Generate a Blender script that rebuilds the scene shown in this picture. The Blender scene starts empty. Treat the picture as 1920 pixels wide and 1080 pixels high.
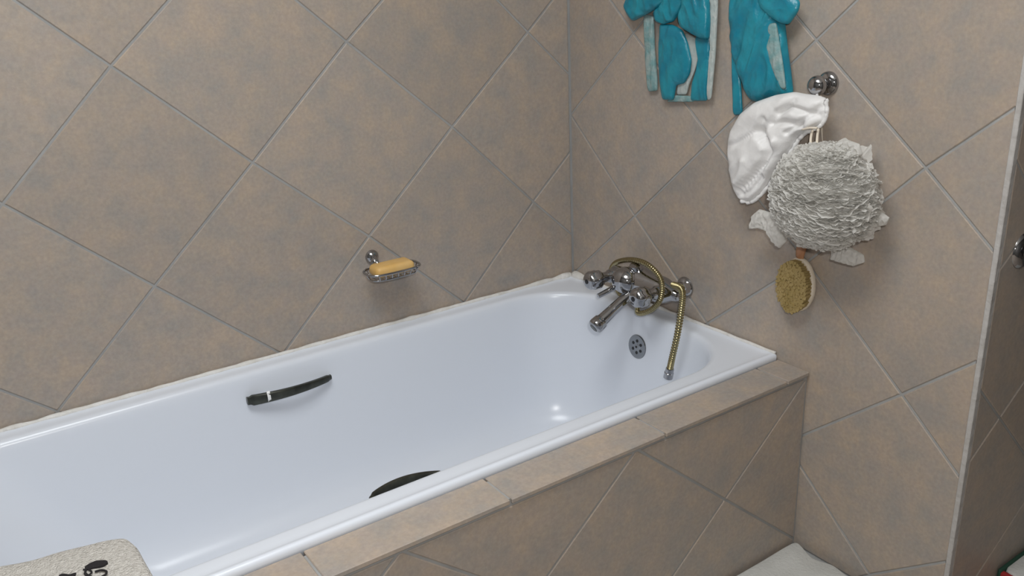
import bpy, bmesh, math, random
import numpy as np
from mathutils import Vector, Matrix, Euler, noise

random.seed(4)
rng = np.random.default_rng(4)
S = bpy.context.scene
COL = S.collection

# ------------------------------------------------------------------ camera
CAM = Vector((-1.50225, -1.90685, 1.29586))
ROT = Euler((1.225939, 0.039685, -0.607239), 'XYZ')
FPX = 1641.86
cd = bpy.data.cameras.new('camera')
cam = bpy.data.objects.new('camera', cd)
COL.objects.link(cam)
cam.location = CAM
cam.rotation_euler = ROT
cd.sensor_width = 36
cd.lens = FPX / 1920 * 36
cd.clip_start = 0.02
S.camera = cam

# ------------------------------------------------------------------ world, lights, exposure
W = bpy.data.worlds.new('world')
S.world = W
W.use_nodes = True
W.node_tree.nodes['Background'].inputs[0].default_value = (0.9, 0.95, 1.0, 1)
W.node_tree.nodes['Background'].inputs[1].default_value = 0.15
S.view_settings.view_transform = 'Standard'
S.view_settings.look = 'None'
S.view_settings.gamma = 1
S.view_settings.use_curve_mapping = False
S.view_settings.exposure = 0.16


def lamp(name, kind, loc, energy, color, size, target=None):
    l = bpy.data.lights.new(name, kind)
    l.energy = energy
    l.color = color
    if kind == 'AREA':
        l.shape = 'DISK'
        l.size = size
    else:
        l.shadow_soft_size = size
    o = bpy.data.objects.new(name, l)
    COL.objects.link(o)
    o.location = loc
    if target is not None:
        o.rotation_euler = (Vector(target) - Vector(loc)).to_track_quat('-Z', 'Y').to_euler()
    return o


# camera flash, just above and to the right of the lens
MR = ROT.to_matrix()
lamp('camera_flash', 'POINT', CAM + MR @ Vector((0.05, 0.09, 0.02)), 31.0, (1.0, 0.985, 0.96), 0.022)
# ceiling lamp of the room
CEIL = 2.45
LAMP = Vector((-1.25, -1.18, CEIL))
lamp('ceiling_bulb', 'AREA', LAMP + Vector((0, 0, -0.10)), 16.0, (0.95, 0.985, 1.0), 0.9, LAMP + Vector((0, 0, -1)))


# ------------------------------------------------------------------ helpers
def at(px, py, ax, v):
    """photo pixel -> point on the plane coordinate[ax] = v"""
    d = MR @ Vector(((px - 960) / FPX, -(py - 540) / FPX, -1))
    return CAM + d * ((v - CAM[ax]) / d[ax])


def mat(name, color, rough=0.5, metal=0.0, spec=0.5, bump=None, var=None, sub=None, trans=0.0, coat=0.0, seed=True):
    m = bpy.data.materials.new(name)
    m.use_nodes = True
    nt = m.node_tree
    b = nt.nodes['Principled BSDF']
    b.inputs['Base Color'].default_value = (*color, 1)
    b.inputs['Roughness'].default_value = rough
    b.inputs['Metallic'].default_value = metal
    b.inputs['Specular IOR Level'].default_value = spec
    b.inputs['Coat Weight'].default_value = coat
    if trans:
        b.inputs['Transmission Weight'].default_value = trans
    tc = nt.nodes.new('ShaderNodeTexCoord')
    if var:
        # var = (colour2, scale, detail)
        n = nt.nodes.new('ShaderNodeTexNoise')
        n.inputs['Scale'].default_value = var[1]
        n.inputs['Detail'].default_value = var[2]
        nt.links.new(tc.outputs['Object'], n.inputs['Vector'])
        r = nt.nodes.new('ShaderNodeValToRGB')
        r.color_ramp.elements[0].position = 0.35
        r.color_ramp.elements[1].position = 0.65
        r.color_ramp.elements[0].color = (*color, 1)
        r.color_ramp.elements[1].color = (*var[0], 1)
        nt.links.new(n.outputs['Fac'], r.inputs['Fac'])
        nt.links.new(r.outputs['Color'], b.inputs['Base Color'])
    if bump:
        n = nt.nodes.new('ShaderNodeTexNoise')
        n.inputs['Scale'].default_value = bump[0]
        n.inputs['Detail'].default_value = 4
        nt.links.new(tc.outputs['Object'], n.inputs['Vector'])
        bp = nt.nodes.new('ShaderNodeBump')
        bp.inputs['Strength'].default_value = bump[1]
        bp.inputs['Distance'].default_value = bump[2]
        nt.links.new(n.outputs['Fac'], bp.inputs['Height'])
        nt.links.new(bp.outputs['Normal'], b.inputs['Normal'])
    return m


def tile_material(name, a, b_, c, rough):
    """mottled ceramic: large soft clouds, small blotches and speckle, shifted per tile"""
    m = bpy.data.materials.new(name)
    m.use_nodes = True
    nt = m.node_tree
    N, L = nt.nodes, nt.links
    p = N['Principled BSDF']
    tc = N.new('ShaderNodeTexCoord')
    oi = N.new('ShaderNodeObjectInfo')
    mul = N.new('ShaderNodeMath'); mul.operation = 'MULTIPLY'; mul.inputs[1].default_value = 37.0
    L.new(oi.outputs['Random'], mul.inputs[0])
    add = N.new('ShaderNodeVectorMath'); add.operation = 'ADD'
    L.new(tc.outputs['Object'], add.inputs[0]); L.new(mul.outputs[0], add.inputs[1])

    def nz(scale, detail, rough_):
        n = N.new('ShaderNodeTexNoise')
        n.inputs['Scale'].default_value = scale
        n.inputs['Detail'].default_value = detail
        n.inputs['Roughness'].default_value = rough_
        L.new(add.outputs[0], n.inputs['Vector'])
        return n
    n1 = nz(13, 6, 0.70); n2 = nz(34, 5, 0.70); n3 = nz(130, 3, 0.6)

    def ramp(src, c0, c1, p0, p1):
        r = N.new('ShaderNodeValToRGB')
        r.color_ramp.elements[0].position = p0; r.color_ramp.elements[1].position = p1
        r.color_ramp.elements[0].color = (*c0, 1); r.color_ramp.elements[1].color = (*c1, 1)
        L.new(src.outputs['Fac'], r.inputs['Fac'])
        return r
    r1 = ramp(n1, a, b_, 0.36, 0.64)
    r2 = ramp(n2, (0, 0, 0), (1, 1, 1), 0.42, 0.66)
    mx = N.new('ShaderNodeMixRGB'); mx.inputs[2].default_value = (*c, 1)
    sc = N.new('ShaderNodeMath'); sc.operation = 'MULTIPLY'; sc.inputs[1].default_value = 0.55
    L.new(r2.outputs['Color'], sc.inputs[0]); L.new(sc.outputs[0], mx.inputs[0])
    L.new(r1.outputs['Color'], mx.inputs[1])
    r3 = ramp(n3, (0.91, 0.91, 0.91), (1.06, 1.06, 1.06), 0.3, 0.7)
    mm = N.new('ShaderNodeMixRGB'); mm.blend_type = 'MULTIPLY'; mm.inputs[0].default_value = 1
    L.new(mx.outputs[0], mm.inputs[1]); L.new(r3.outputs['Color'], mm.inputs[2])
    # each tile a touch lighter or darker than the next
    tv = N.new('ShaderNodeMapRange'); tv.inputs['To Min'].default_value = 0.95; tv.inputs['To Max'].default_value = 1.05
    L.new(oi.outputs['Random'], tv.inputs['Value'])
    m2 = N.new('ShaderNodeMixRGB'); m2.blend_type = 'MULTIPLY'; m2.inputs[0].default_value = 1
    L.new(mm.outputs[0], m2.inputs[1]); L.new(tv.outputs['Result'], m2.inputs[2])
    L.new(m2.outputs[0], p.inputs['Base Color'])
    p.inputs['Roughness'].default_value = rough
    p.inputs['Specular IOR Level'].default_value = 0.35
    bp = N.new('ShaderNodeBump'); bp.inputs['Strength'].default_value = 0.12; bp.inputs['Distance'].default_value = 0.002
    L.new(n2.outputs['Fac'], bp.inputs['Height']); L.new(bp.outputs['Normal'], p.inputs['Normal'])
    return m


M = {}
M['tile'] = tile_material('beige_tile', (0.335, 0.308, 0.280), (0.440, 0.355, 0.278), (0.385, 0.325, 0.290), 0.5)
M['grout'] = mat('grey_grout', (0.37, 0.37, 0.365), 0.9, bump=(90, 0.4, 0.003), var=((0.32, 0.32, 0.315), 14, 4))
M['plaster'] = mat('white_plaster', (0.75, 0.74, 0.72), 0.9, bump=(60, 0.2, 0.003))
M['brown_wall'] = mat('brown_wall', (0.13, 0.125, 0.12), 0.7, var=((0.10, 0.098, 0.095), 6, 4))
M['enamel'] = mat('white_enamel', (0.75, 0.79, 0.86), 0.24, spec=0.5)
M['sealant'] = mat('white_sealant', (0.80, 0.79, 0.77), 0.6, bump=(120, 0.8, 0.004), var=((0.70, 0.68, 0.64), 30, 5))
M['edge_strip'] = mat('grey_edge_strip', (0.50, 0.485, 0.47), 0.7, bump=(60, 0.8, 0.004), var=((0.42, 0.40, 0.38), 25, 5))
M['chrome'] = mat('chrome', (0.42, 0.42, 0.43), 0.05, 1.0)
M['aged_chrome'] = mat('aged_chrome', (0.30, 0.31, 0.32), 0.15, 1.0)
M['dark_chrome'] = mat('dull_dark_metal', (0.085, 0.09, 0.075), 0.3, 0.7, var=((0.05, 0.052, 0.045), 40, 4))
M['brass_hose'] = mat('brassy_steel_hose', (0.36, 0.31, 0.17), 0.25, 1.0)
M['black'] = mat('black_plastic', (0.008, 0.008, 0.01), 0.4)
M['glint_white'] = mat('glint_white', (0.85, 0.85, 0.85), 0.35)  # white of the glint painted on the back grip
M['soap'] = mat('yellow_soap', (0.72, 0.44, 0.14), 0.45, var=((0.76, 0.50, 0.20), 25, 3))
M['teal'] = mat('teal_satin', (0.010, 0.20, 0.29), 0.30, bump=(55, 0.5, 0.006), var=((0.018, 0.27, 0.35), 22, 4))
M['teal_pale'] = mat('pale_teal_mesh', (0.16, 0.32, 0.33), 0.5, bump=(140, 0.6, 0.004), var=((0.33, 0.42, 0.41), 45, 4))
M['teal_edge'] = mat('pale_binding', (0.48, 0.52, 0.50), 0.55, bump=(160, 0.5, 0.003), var=((0.40, 0.47, 0.46), 60, 3))
M['cap'] = mat('white_nylon', (0.80, 0.79, 0.78), 0.45, bump=(70, 0.35, 0.004))
M['net'] = mat('grey_white_netting', (0.77, 0.755, 0.72), 0.6, var=((0.84, 0.83, 0.80), 35, 5), bump=(220, 0.4, 0.002))
M['cord'] = mat('cream_cord', (0.74, 0.66, 0.55), 0.8)
M['wood'] = mat('orange_brown_wood', (0.42, 0.20, 0.10), 0.45, var=((0.48, 0.25, 0.13), 30, 4))
M['pale_wood'] = mat('pale_wood', (0.80, 0.72, 0.60), 0.5, var=((0.74, 0.65, 0.52), 40, 4))
M['bristle'] = mat('tan_bristle', (0.38, 0.28, 0.115), 0.7, var=((0.33, 0.24, 0.085), 40, 3))
M['mat_white'] = mat('white_bath_mat', (0.56, 0.56, 0.535), 0.85, bump=(160, 0.5, 0.004), var=((0.52, 0.52, 0.495), 30, 4))
M['terry'] = mat('cream_terry', (0.80, 0.765, 0.71), 0.95, bump=(330, 1.0, 0.008), var=((0.66, 0.625, 0.57), 120, 6))
M['thread'] = mat('black_thread', (0.012, 0.01, 0.012), 0.8, bump=(300, 0.6, 0.003))
M['red'] = mat('red_binding', (0.33, 0.02, 0.02), 0.8)
M['green'] = mat('green_binding', (0.012, 0.05, 0.03), 0.8)
M['glass'] = mat('opal_glass', (0.9, 0.9, 0.88), 0.3)

nt = M['net'].node_tree
tl = nt.nodes.new('ShaderNodeBsdfTranslucent'); tl.inputs['Color'].default_value = (0.88, 0.87, 0.84, 1)
mxs = nt.nodes.new('ShaderNodeMixShader'); mxs.inputs[0].default_value = 0.45
nt.links.new(nt.nodes['Principled BSDF'].outputs[0], mxs.inputs[1]); nt.links.new(tl.outputs[0], mxs.inputs[2])
nt.links.new(mxs.outputs[0], nt.nodes['Material Output'].inputs[0])

WPOS = {}


def obj(name, verts, faces, m, parent=None, smooth=False, origin=None, recalc=True, label=None, kind=None):
    V = np.array(verts, float)
    if origin is None:
        o3 = (V.min(0) + V.max(0)) / 2
        if parent is None:
            o3[2] = V[:, 2].min()
    else:
        o3 = np.array(origin, float)
    me = bpy.data.meshes.new(name)
    me.from_pydata((V - o3).tolist(), [], faces)
    if recalc:
        bm = bmesh.new(); bm.from_mesh(me)
        bmesh.ops.recalc_face_normals(bm, faces=bm.faces)
        bm.to_mesh(me); bm.free()
    if smooth:
        me.shade_smooth()
        if smooth != 1:
            me.set_sharp_from_angle(angle=math.radians(smooth))
    me.materials.append(m)
    o = bpy.data.objects.new(name, me)
    COL.objects.link(o)
    WPOS[o.name] = Vector(o3)
    if parent is not None:
        o.parent = parent
        o.location = Vector(o3) - WPOS[parent.name]
    else:
        o.location = Vector(o3)
    if label: o['label'] = label
    if kind: o['kind'] = kind
    return o


def thing(name, label, cat, loc, group=None):
    o = bpy.data.objects.new(name, None)
    o.empty_display_size = 0.03
    COL.objects.link(o)
    o.location = loc
    WPOS[o.name] = Vector(loc)
    o['label'] = label; o['category'] = cat
    if group: o['group'] = group
    return o


def tag(o, label, cat, group=None):
    o['label'] = label; o['category'] = cat
    if group: o['group'] = group
    return o


def box(x0, x1, y0, y1, z0, z1, bev=0.0, seg=2):
    bm = bmesh.new()
    bmesh.ops.create_cube(bm, size=1)
    for v in bm.verts:
        v.co = Vector(((x0 + x1) / 2 + v.co.x * (x1 - x0), (y0 + y1) / 2 + v.co.y * (y1 - y0), (z0 + z1) / 2 + v.co.z * (z1 - z0)))
    if bev:
        bmesh.ops.bevel(bm, geom=list(bm.edges) + list(bm.verts), offset=bev, segments=seg, affect='EDGES', profile=0.5)
    bm.verts.index_update()
    r = ([v.co[:] for v in bm.verts], [[v.index for v in f.verts] for f in bm.faces])
    bm.free()
    return r


def join(*parts):
    V, F = [], []
    for v, f in parts:
        n = len(V)
        V += [tuple(q) for q in v]
        F += [[i + n for i in g] for g in f]
    return V, F


def frame_of(axis):
    a = Vector(axis).normalized()
    u = a.orthogonal().normalized()
    return a, u, a.cross(u)


def lathe(base, axis, prof, seg=28):
    """prof: list of (distance along axis, radius)"""
    a, u, w = frame_of(axis)
    V, F = [], []
    for d, r in prof:
        for k in range(seg):
            t = 2 * math.pi * k / seg
            V.append(tuple(Vector(base) + a * d + (u * math.cos(t) + w * math.sin(t)) * r))
    n = len(prof)
    for i in range(n - 1):
        for k in range(seg):
            k2 = (k + 1) % seg
            F.append([i * seg + k, i * seg + k2, (i + 1) * seg + k2, (i + 1) * seg + k])
    F.append(list(range(seg))); F.append([(n - 1) * seg + k for k in range(seg)])
    return V, F


def spline(pts, n):
    """Catmull-Rom through pts"""
    P = [Vector(p) for p in pts]
    P = [P[0] * 2 - P[1]] + P + [P[-1] * 2 - P[-2]]
    out = []
    m = len(P) - 3
    for k in range(n):
        t = k / (n - 1) * m
        i = min(int(t), m - 1); t -= i
        a, b, c, d = P[i], P[i + 1], P[i + 2], P[i + 3]
        out.append(0.5 * ((2 * b) + (c - a) * t + (2 * a - 5 * b + 4 * c - d) * t * t + (3 * b - a - 3 * c + d) * t ** 3))
    return out


def tube(path, rad, seg=10, closed=False):
    P = [Vector(p) for p in path]
    n = len(P)
    V, F = [], []
    u = None
    for i in range(n):
        t = (P[(i + 1) % n] - P[i - 1]) if closed else (P[min(i + 1, n - 1)] - P[max(i - 1, 0)])
        t.normalize()
        if u is None:
            u = t.orthogonal().normalized()
        u = (u - t * u.dot(t)).normalized()
        w = t.cross(u)
        r = rad(i / (n - 1)) if callable(rad) else rad
        for k in range(seg):
            a = 2 * math.pi * k / seg
            V.append(tuple(P[i] + (u * math.cos(a) + w * math.sin(a)) * r))
    for i in range(n if closed else n - 1):
        j = (i + 1) % n
        for k in range(seg):
            k2 = (k + 1) % seg
            F.append([i * seg + k, i * seg + k2, j * seg + k2, j * seg + k])
    if not closed:
        F.append(list(range(seg))); F.append([(n - 1) * seg + k for k in range(seg)])
    return V, F


def sphere(c, r, seg=20, rings=12, sq=(1, 1, 1)):
    V, F = [], []
    for i in range(rings + 1):
        th = math.pi * i / rings
        for k in range(seg):
            ph = 2 * math.pi * k / seg
            V.append((c[0] + r * sq[0] * math.sin(th) * math.cos(ph), c[1] + r * sq[1] * math.sin(th) * math.sin(ph), c[2] + r * sq[2] * math.cos(th)))
    for i in range(rings):
        for k in range(seg):
            k2 = (k + 1) % seg
            F.append([i * seg + k, i * seg + k2, (i + 1) * seg + k2, (i + 1) * seg + k])
    return V, F


# ------------------------------------------------------------------ tiled surfaces
def clip(poly, n, d):
    """keep the side where n.p <= d"""
    out = []
    for i in range(len(poly)):
        a, b = poly[i], poly[(i + 1) % len(poly)]
        da, db = n[0] * a[0] + n[1] * a[1] - d, n[0] * b[0] + n[1] * b[1] - d
        if da <= 0: out.append(a)
        if (da < 0 < db) or (db < 0 < da):
            t = da / (da - db)
            out.append((a[0] + (b[0] - a[0]) * t, a[1] + (b[1] - a[1]) * t))
    return out


def inset(poly, g):
    """shrink a convex counter-clockwise polygon"""
    out = list(poly)
    n = len(poly)
    for i in range(n):
        a, b = poly[i], poly[(i + 1) % n]
        e = (b[0] - a[0], b[1] - a[1]); l = math.hypot(*e)
        if l < 1e-6: continue
        nn = (e[1] / l, -e[0] / l)
        out = clip(out, nn, nn[0] * a[0] + nn[1] * a[1] - g)
        if len(out) < 3: return []
    # drop double points
    res = []
    for q in out:
        if not res or math.hypot(q[0] - res[-1][0], q[1] - res[-1][1]) > 1e-5: res.append(q)
    if len(res) > 1 and math.hypot(res[0][0] - res[-1][0], res[0][1] - res[-1][1]) < 1e-5: res.pop()
    return res


def area(poly):
    return 0.5 * sum(poly[i][0] * poly[(i + 1) % len(poly)][1] - poly[(i + 1) % len(poly)][0] * poly[i][1] for i in range(len(poly)))


TH = 0.0022


def tile(poly, to3, parent, m, name='tile', g=0.0026, bev=0.0016, jit=0.0004):
    """one tile, its own object: bevelled edge, face flush with the surface, joint recessed"""
    if area(poly) < 0: poly = poly[::-1]
    p0 = inset(poly, g)
    if len(p0) < 3 or area(p0) < 2e-4: return None
    p1 = inset(p0, bev)
    if len(p1) != len(p0): p1 = [((q[0] - sum(x[0] for x in p0) / len(p0)) * 0.985 + sum(x[0] for x in p0) / len(p0), (q[1] - sum(x[1] for x in p0) / len(p0)) * 0.985 + sum(x[1] for x in p0) / len(p0)) for q in p0]
    n = len(p0)
    j = random.uniform(-jit, jit)
    V = [to3(q, TH * 1.4) for q in p0] + [to3(q, bev * 0.7 - j) for q in p0] + [to3(q, -j) for q in p1]
    F = [list(range(n))[::-1], [2 * n + i for i in range(n)]]
    for r in (0, 1):
        for i in range(n):
            k = (i + 1) % n
            F.append([r * n + i, r * n + k, (r + 1) * n + k, (r + 1) * n + i])
    return obj(name, V, F, m, parent)


def lattice_tiles(node, irange, jrange, rect, to3, parent, m, hide=None):
    u0, u1, v0, v1 = rect
    c = 0
    for i in irange:
        for j in jrange:
            q = [node(i, j), node(i + 1, j), node(i + 1, j + 1), node(i, j + 1)]
            for nrm, d in (((1, 0), u1), ((-1, 0), -u0), ((0, 1), v1), ((0, -1), -v0)):
                q = clip(q, nrm, d)
                if len(q) < 3: break
            if len(q) < 3: continue
            if hide and all(hide(*x) for x in q): continue
            if tile(q, to3, parent, m): c += 1
    return c


def struct(name, geo, m, label=None):
    o = obj(name, geo[0], geo[1], m)
    o['kind'] = 'structure'
    if label: o['label'] = label
    return o


RIM = 0.465          # rim of the bath above the floor
LEDGE = 0.4504
YW = -0.743          # front edge of the bath
YA = -0.8262         # face of the tiled front panel
YE = -1.1875         # free end of the tap wall
U = 0.32
HX_B, HX_T = 1.10629, 1.13824
h = U / math.sqrt(2)


def make_nodes(o, hx, measured, ax):
    """diamond grid of tile corners; corners read off the photograph are set where they were laid"""
    def ideal(i, j): return (o[0] + h * hx * (i - j), o[1] - h * (i + j))
    dev = {}
    for (i, j), px in measured.items():
        P = at(px[0], px[1], ax, 0.0)
        q = (P.x, P.z) if ax == 1 else (-P.y, P.z)
        a = ideal(i, j)
        dev[(i, j)] = (q[0] - a[0], q[1] - a[1])

    def node(i, j):
        a = ideal(i, j)
        if (i, j) in dev:
            d = dev[(i, j)]
        else:
            sw = sx = sy = 0
            for (k, l), e in dev.items():
                w = 1 / ((i - k) ** 2 + (j - l) ** 2) ** 1.5
                sw += w; sx += w * e[0]; sy += w * e[1]
            f = 1 / (1 + 0.15 * min((i - k) ** 2 + (j - l) ** 2 for k, l in dev))
            d = (sx / sw * f, sy / sw * f)
        return (a[0] + d[0], a[1] + d[1])
    return node


def zc(z): return U * (z - 0.3511) + 0.465


back_px = {(0, 0): (208, 124), (1, 0): (474, 305), (0, 1): (5, 383), (1, 1): (290, 537), (1, -1): (650, 78), (2, -1): (848, 238),
           (2, 0): (692, 443), (2, 1): (530, 665), (3, -1): (1000, 378), (3, 0): (870, 568), (2, -2): (990, 60), (1, 2): (108, 772)}
tap_px = {(0, 0): (1530, 75), (1, 0): (1735, 315), (0, 1): (1335, 262), (0, 2): (1190, 405), (2, 1): (1690, 740), (3, 2): (1630, 1078),
          (1, 1): (1512, 492), (-1, 1): (1187, 62), (-1, 2): (1070, 215)}
XL, YF, XR = -2.35, -2.75, 1.0    # far sides of the room

wb = struct('wall_back', box(XL, 0.10, TH, 0.12, 0, CEIL), M['grout'])
lattice_tiles(make_nodes((U * -3.55258, zc(2.50004)), HX_B, back_px, 1), range(-7, 7), range(-9, 7), (XL, -0.0012, 0.40, CEIL),
              lambda q, d: (q[0], d, q[1]), wb, M['tile'])
wr = struct('wall_right', box(TH, 0.012, YE + 0.010, TH, 0, CEIL), M['grout'])
lattice_tiles(make_nodes((U * 2.43457, zc(2.49865)), HX_T, tap_px, 0), range(-8, 7), range(-8, 8), (0.0008, -YE - 0.006, 0.0, CEIL),
              lambda q, d: (d, -q[0], q[1]), wr, M['tile'], hide=lambda y, z: y < 0.81 and z < 0.43)
wt = struct('wall_return', box(0.012, XR, YE + TH, YE + 0.11, 0, CEIL), M['grout'])


def ret_node(i, j): return (0.105 + 0.23 * i - 0.255 * j, 0.452 - 0.222 * i - 0.182 * j)


lattice_tiles(ret_node, range(-9, 9), range(-9, 9), (0.014, XR - 0.01, 0.0, CEIL), lambda q, d: (q[0], YE + d, q[1]), wt, M['tile'])
# pale edge strip on the outer corner
tr = struct('trim_1', join(box(-0.0006, 0.0135, YE - 0.0012, YE + 0.0085, 0, CEIL, 0.0012, 1)), M['edge_strip'])
wl = struct('wall_left', box(XL - 0.1, XL, YF - 0.1, 0.12, 0, CEIL), M['brown_wall'])
wf = struct('wall_front', box(XL, XR + 0.1, YF - 0.1, YF, 0, CEIL), M['brown_wall'])
ws = struct('wall_shower_unseen', box(XR, XR + 0.1, YF, YE + 0.11, 0, CEIL), M['brown_wall'])  # unseen side wall, added to limit ambient light on the return wall
cl = struct('ceiling', box(XL - 0.1, XR + 0.1, YF - 0.1, 0.12, CEIL, CEIL + 0.1), M['plaster'])
fl = struct('floor', box(XL - 0.1, XR + 0.1, YF - 0.1, 0.12, -0.1, -TH), M['grout'])
for i in range(-8, 4):
    for j in range(0, 9):
        x0, y0 = i * 0.33 - 0.02, -0.83 - j * 0.33
        q = [(max(x0, XL), max(y0 - 0.33, YF)), (min(x0 + 0.33, XR), max(y0 - 0.33, YF)), (min(x0 + 0.33, XR), y0), (max(x0, XL), y0)]
        lim = -0.002
        if x0 + 0.33 > 0 and y0 > YE:
            if x0 >= -0.03: 
                q = clip(q, (0, 1), YE)
        if len(q) > 2 and q[1][0] - q[0][0] > 0.02 and abs(area(q)) > 1e-3:
            tile(q, lambda p, d: (p[0], p[1], -d), fl, M['tile'], name='floor_tile')

# ------------------------------------------------------------------ tiled surround of the bath
XB = -1.74
sur = thing('bath_surround', 'low tiled surround with a narrow ledge along the white bathtub', 'bath surround', ((XB) / 2, YA, 0))
obj('core', *box(XB, -0.0005, YA + TH, YW - 0.012, 0.0, LEDGE - TH), M['grout'], sur)


def apron_node(i, j): return (-0.252 + 0.252 * (i - j), 0.226 - 0.213 * (i + j))


cnt = 0
for i in range(-9, 9):
    for j in range(-9, 9):
        q = [apron_node(i, j), apron_node(i + 1, j), apron_node(i + 1, j + 1), apron_node(i, j + 1)]
        for nrm, d in (((1, 0), -0.004), ((-1, 0), -XB), ((0, 1), LEDGE - 0.0150), ((0, -1), 0)):
            q = clip(q, nrm, d)
            if len(q) < 3: break
        if len(q) > 2:
            tile(q, lambda p, d: (p[0], YA + d, p[1]), sur, M['tile'], name='panel_tile')
seams = [-0.0005, -0.075, -0.434, -0.797, -1.14, -1.50, XB]
for a, b in zip(seams[1:], seams[:-1]):
    V, F = box(a + 0.0022, b - 0.0022, YA - 0.0045, YW - 0.0015, LEDGE - 0.0095, LEDGE + random.uniform(-0.0004, 0.0004), 0.0014, 1)
    obj('ledge_tile', V, F, M['tile'], sur)

# ------------------------------------------------------------------ bathtub
tub = thing('bathtub', 'white enamelled bathtub set between tiled walls and tiled ledge', 'bathtub', (XB / 2, YW / 2, 0.02))


def rrect(x0, x1, y0, y1, radii, z, n=12):
    """rounded rectangle, radii for corners: (x1,y1) (x0,y1) (x0,y0) (x1,y0)"""
    out = []
    cs = [(x1, y1, 0), (x0, y1, 90), (x0, y0, 180), (x1, y0, 270)]
    for (cx, cy, a0), r in zip(cs, radii):
        ox = cx - r if cx == x1 else cx + r
        oy = cy - r if cy == y1 else cy + r
        for k in range(n + 1):
            t = math.radians(a0 + 90 * k / n)
            out.append((ox + r * math.cos(t), oy + r * math.sin(t), z))
    # extra points along the straight sides keep the surface even
    res = []
    m = len(out)
    for i in range(m):
        res.append(out[i])
        if (i + 1) % (n + 1) == 0:
            a, b = Vector(out[i]), Vector(out[(i + 1) % m])
            for s in range(1, 8):
                res.append(tuple(a.lerp(b, s / 8)))
    return res


OX0, OX1, OY0, OY1 = XB, -0.001, YW, -0.001
IX0, IX1, IY0, IY1 = -1.665, -0.046, -0.690, -0.040
rings = []


def outer(ins, z): rings.append(rrect(OX0 + ins, OX1 - ins, OY0 + ins, OY1 - ins, [0.006 + 0.2 * ins] * 4, z))


def inner(d, s, e0, e1, r):   # depth below rim, inset of sides, foot end, tap end, corner radius
    rings.append(rrect(IX0 + e0, IX1 - e1, IY0 + s, IY1 - s, [r + 0.03, r, r, r], RIM - d))


outer(0.010, RIM - 0.030)
outer(0.0008, RIM - 0.028)
outer(0, RIM - 0.008); outer(0.001, RIM - 0.004); outer(0.0035, RIM - 0.0010); outer(0.007, RIM); outer(0.011, RIM - 0.0006)
outer(0.016, RIM - 0.0028); outer(0.021, RIM - 0.0040); outer(0.030, RIM - 0.0045)
inner(0.0050, -0.004, -0.006, -0.006, 0.175)
inner(0.0060, 0.002, 0.002, 0.001, 0.170)
inner(0.0095, 0.007, 0.008, 0.006, 0.166)
inner(0.0165, 0.0105, 0.014, 0.0095, 0.163)
inner(0.030, 0.0125, 0.022, 0.0115, 0.162)
inner(0.10, 0.020, 0.065, 0.020, 0.155)
inner(0.18, 0.029, 0.115, 0.029, 0.148)
inner(0.26, 0.040, 0.170, 0.040, 0.142)
inner(0.31, 0.050, 0.215, 0.050, 0.138)
inner(0.345, 0.064, 0.25, 0.064, 0.130)
inner(0.368, 0.083, 0.285, 0.083, 0.120)
inner(0.380, 0.107, 0.32, 0.107, 0.105)
inner(0.385, 0.135, 0.36, 0.135, 0.085)
V, F = [], []
nr = len(rings[0])
for r in rings: V += r
for i in range(len(rings) - 1):
    for k in range(nr):
        k2 = (k + 1) % nr
        F.append([i * nr + k, i * nr + k2, (i + 1) * nr + k2, (i + 1) * nr + k])
F.append([(len(rings) - 1) * nr + k for k in range(nr)])
shell = obj('shell', V, F, M['enamel'], tub, smooth=1)


# sealant beads, uneven, with a messy lump in the corner
def bead(a, b, r, n, name, lumps=()):
    pts = []
    for k in range(n):
        t = k / (n - 1)
        p = Vector(a).lerp(Vector(b), t)
        w = noise.noise((p.x * 31, p.y * 31, 3.3))
        p += Vector((0, 0, 0.0012 * w))
        pts.append(p)

    def rad(t):
        p = Vector(a).lerp(Vector(b), t)
        q = r * (1 + 0.45 * noise.noise((p.x * 23, p.y * 23, 7.1)))
        for c, wd, amt in lumps:
            q += amt * math.exp(-((t - c) / wd) ** 2)
        return q
    V, F = tube(pts, rad, 8)
    V = [(min(x, -0.0006), min(y, -0.0006), z) for x, y, z in V]
    obj(name, V, F, M['sealant'], tub, smooth=1)


bead((XB, -0.0068, RIM + 0.000), (-0.014, -0.0068, RIM + 0.000), 0.0056, 220, 'sealant_bead', [(0.985, 0.014, 0.006), (0.94, 0.02, 0.003), (0.695, 0.008, 0.003), (0.115, 0.012, 0.004)])
bead((-0.0062, -0.014, RIM + 0.000), (-0.0062, YW + 0.004, RIM + 0.000), 0.0050, 120, 'sealant_bead', [(0.02, 0.05, 0.010), (0.12, 0.03, 0.004)])


# grips inside the bath
def grip(x0, x1, yw, z0, z1, side, name, bw=0.024):
    """side = -1: fixed to the back side, bows towards -y; +1: front side, bows towards +y"""
    V, F = [], []
    n, m = 36, 12
    for k in range(n + 1):
        t = k / n
        x = x0 + (x1 - x0) * t
        bow = math.sin(math.pi * t) ** 0.8
        y = yw + side * (0.007 + bw * bow)
        z = z0 + (z1 - z0) * t + 0.004 * bow
        hh = 0.0135 - 0.0055 * t
        if t < 0.03 or t > 0.97: hh *= 0.72
        dd = 0.0058
        for q in range(m):
            a = 2 * math.pi * q / m
            ca, sa = math.cos(a), math.sin(a)
            V.append((x, y + dd * math.copysign(abs(ca) ** 0.6, ca), z + hh * math.copysign(abs(sa) ** 0.6, sa)))
    for k in range(n):
        for q in range(m):
            q2 = (q + 1) % m
            F.append([k * m + q, k * m + q2, (k + 1) * m + q2, (k + 1) * m + q])
    F.append(list(range(m))); F.append([n * m + q for q in range(m)])
    g = obj(name, V, F, M['dark_chrome'], tub, smooth=40)
    return g


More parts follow.
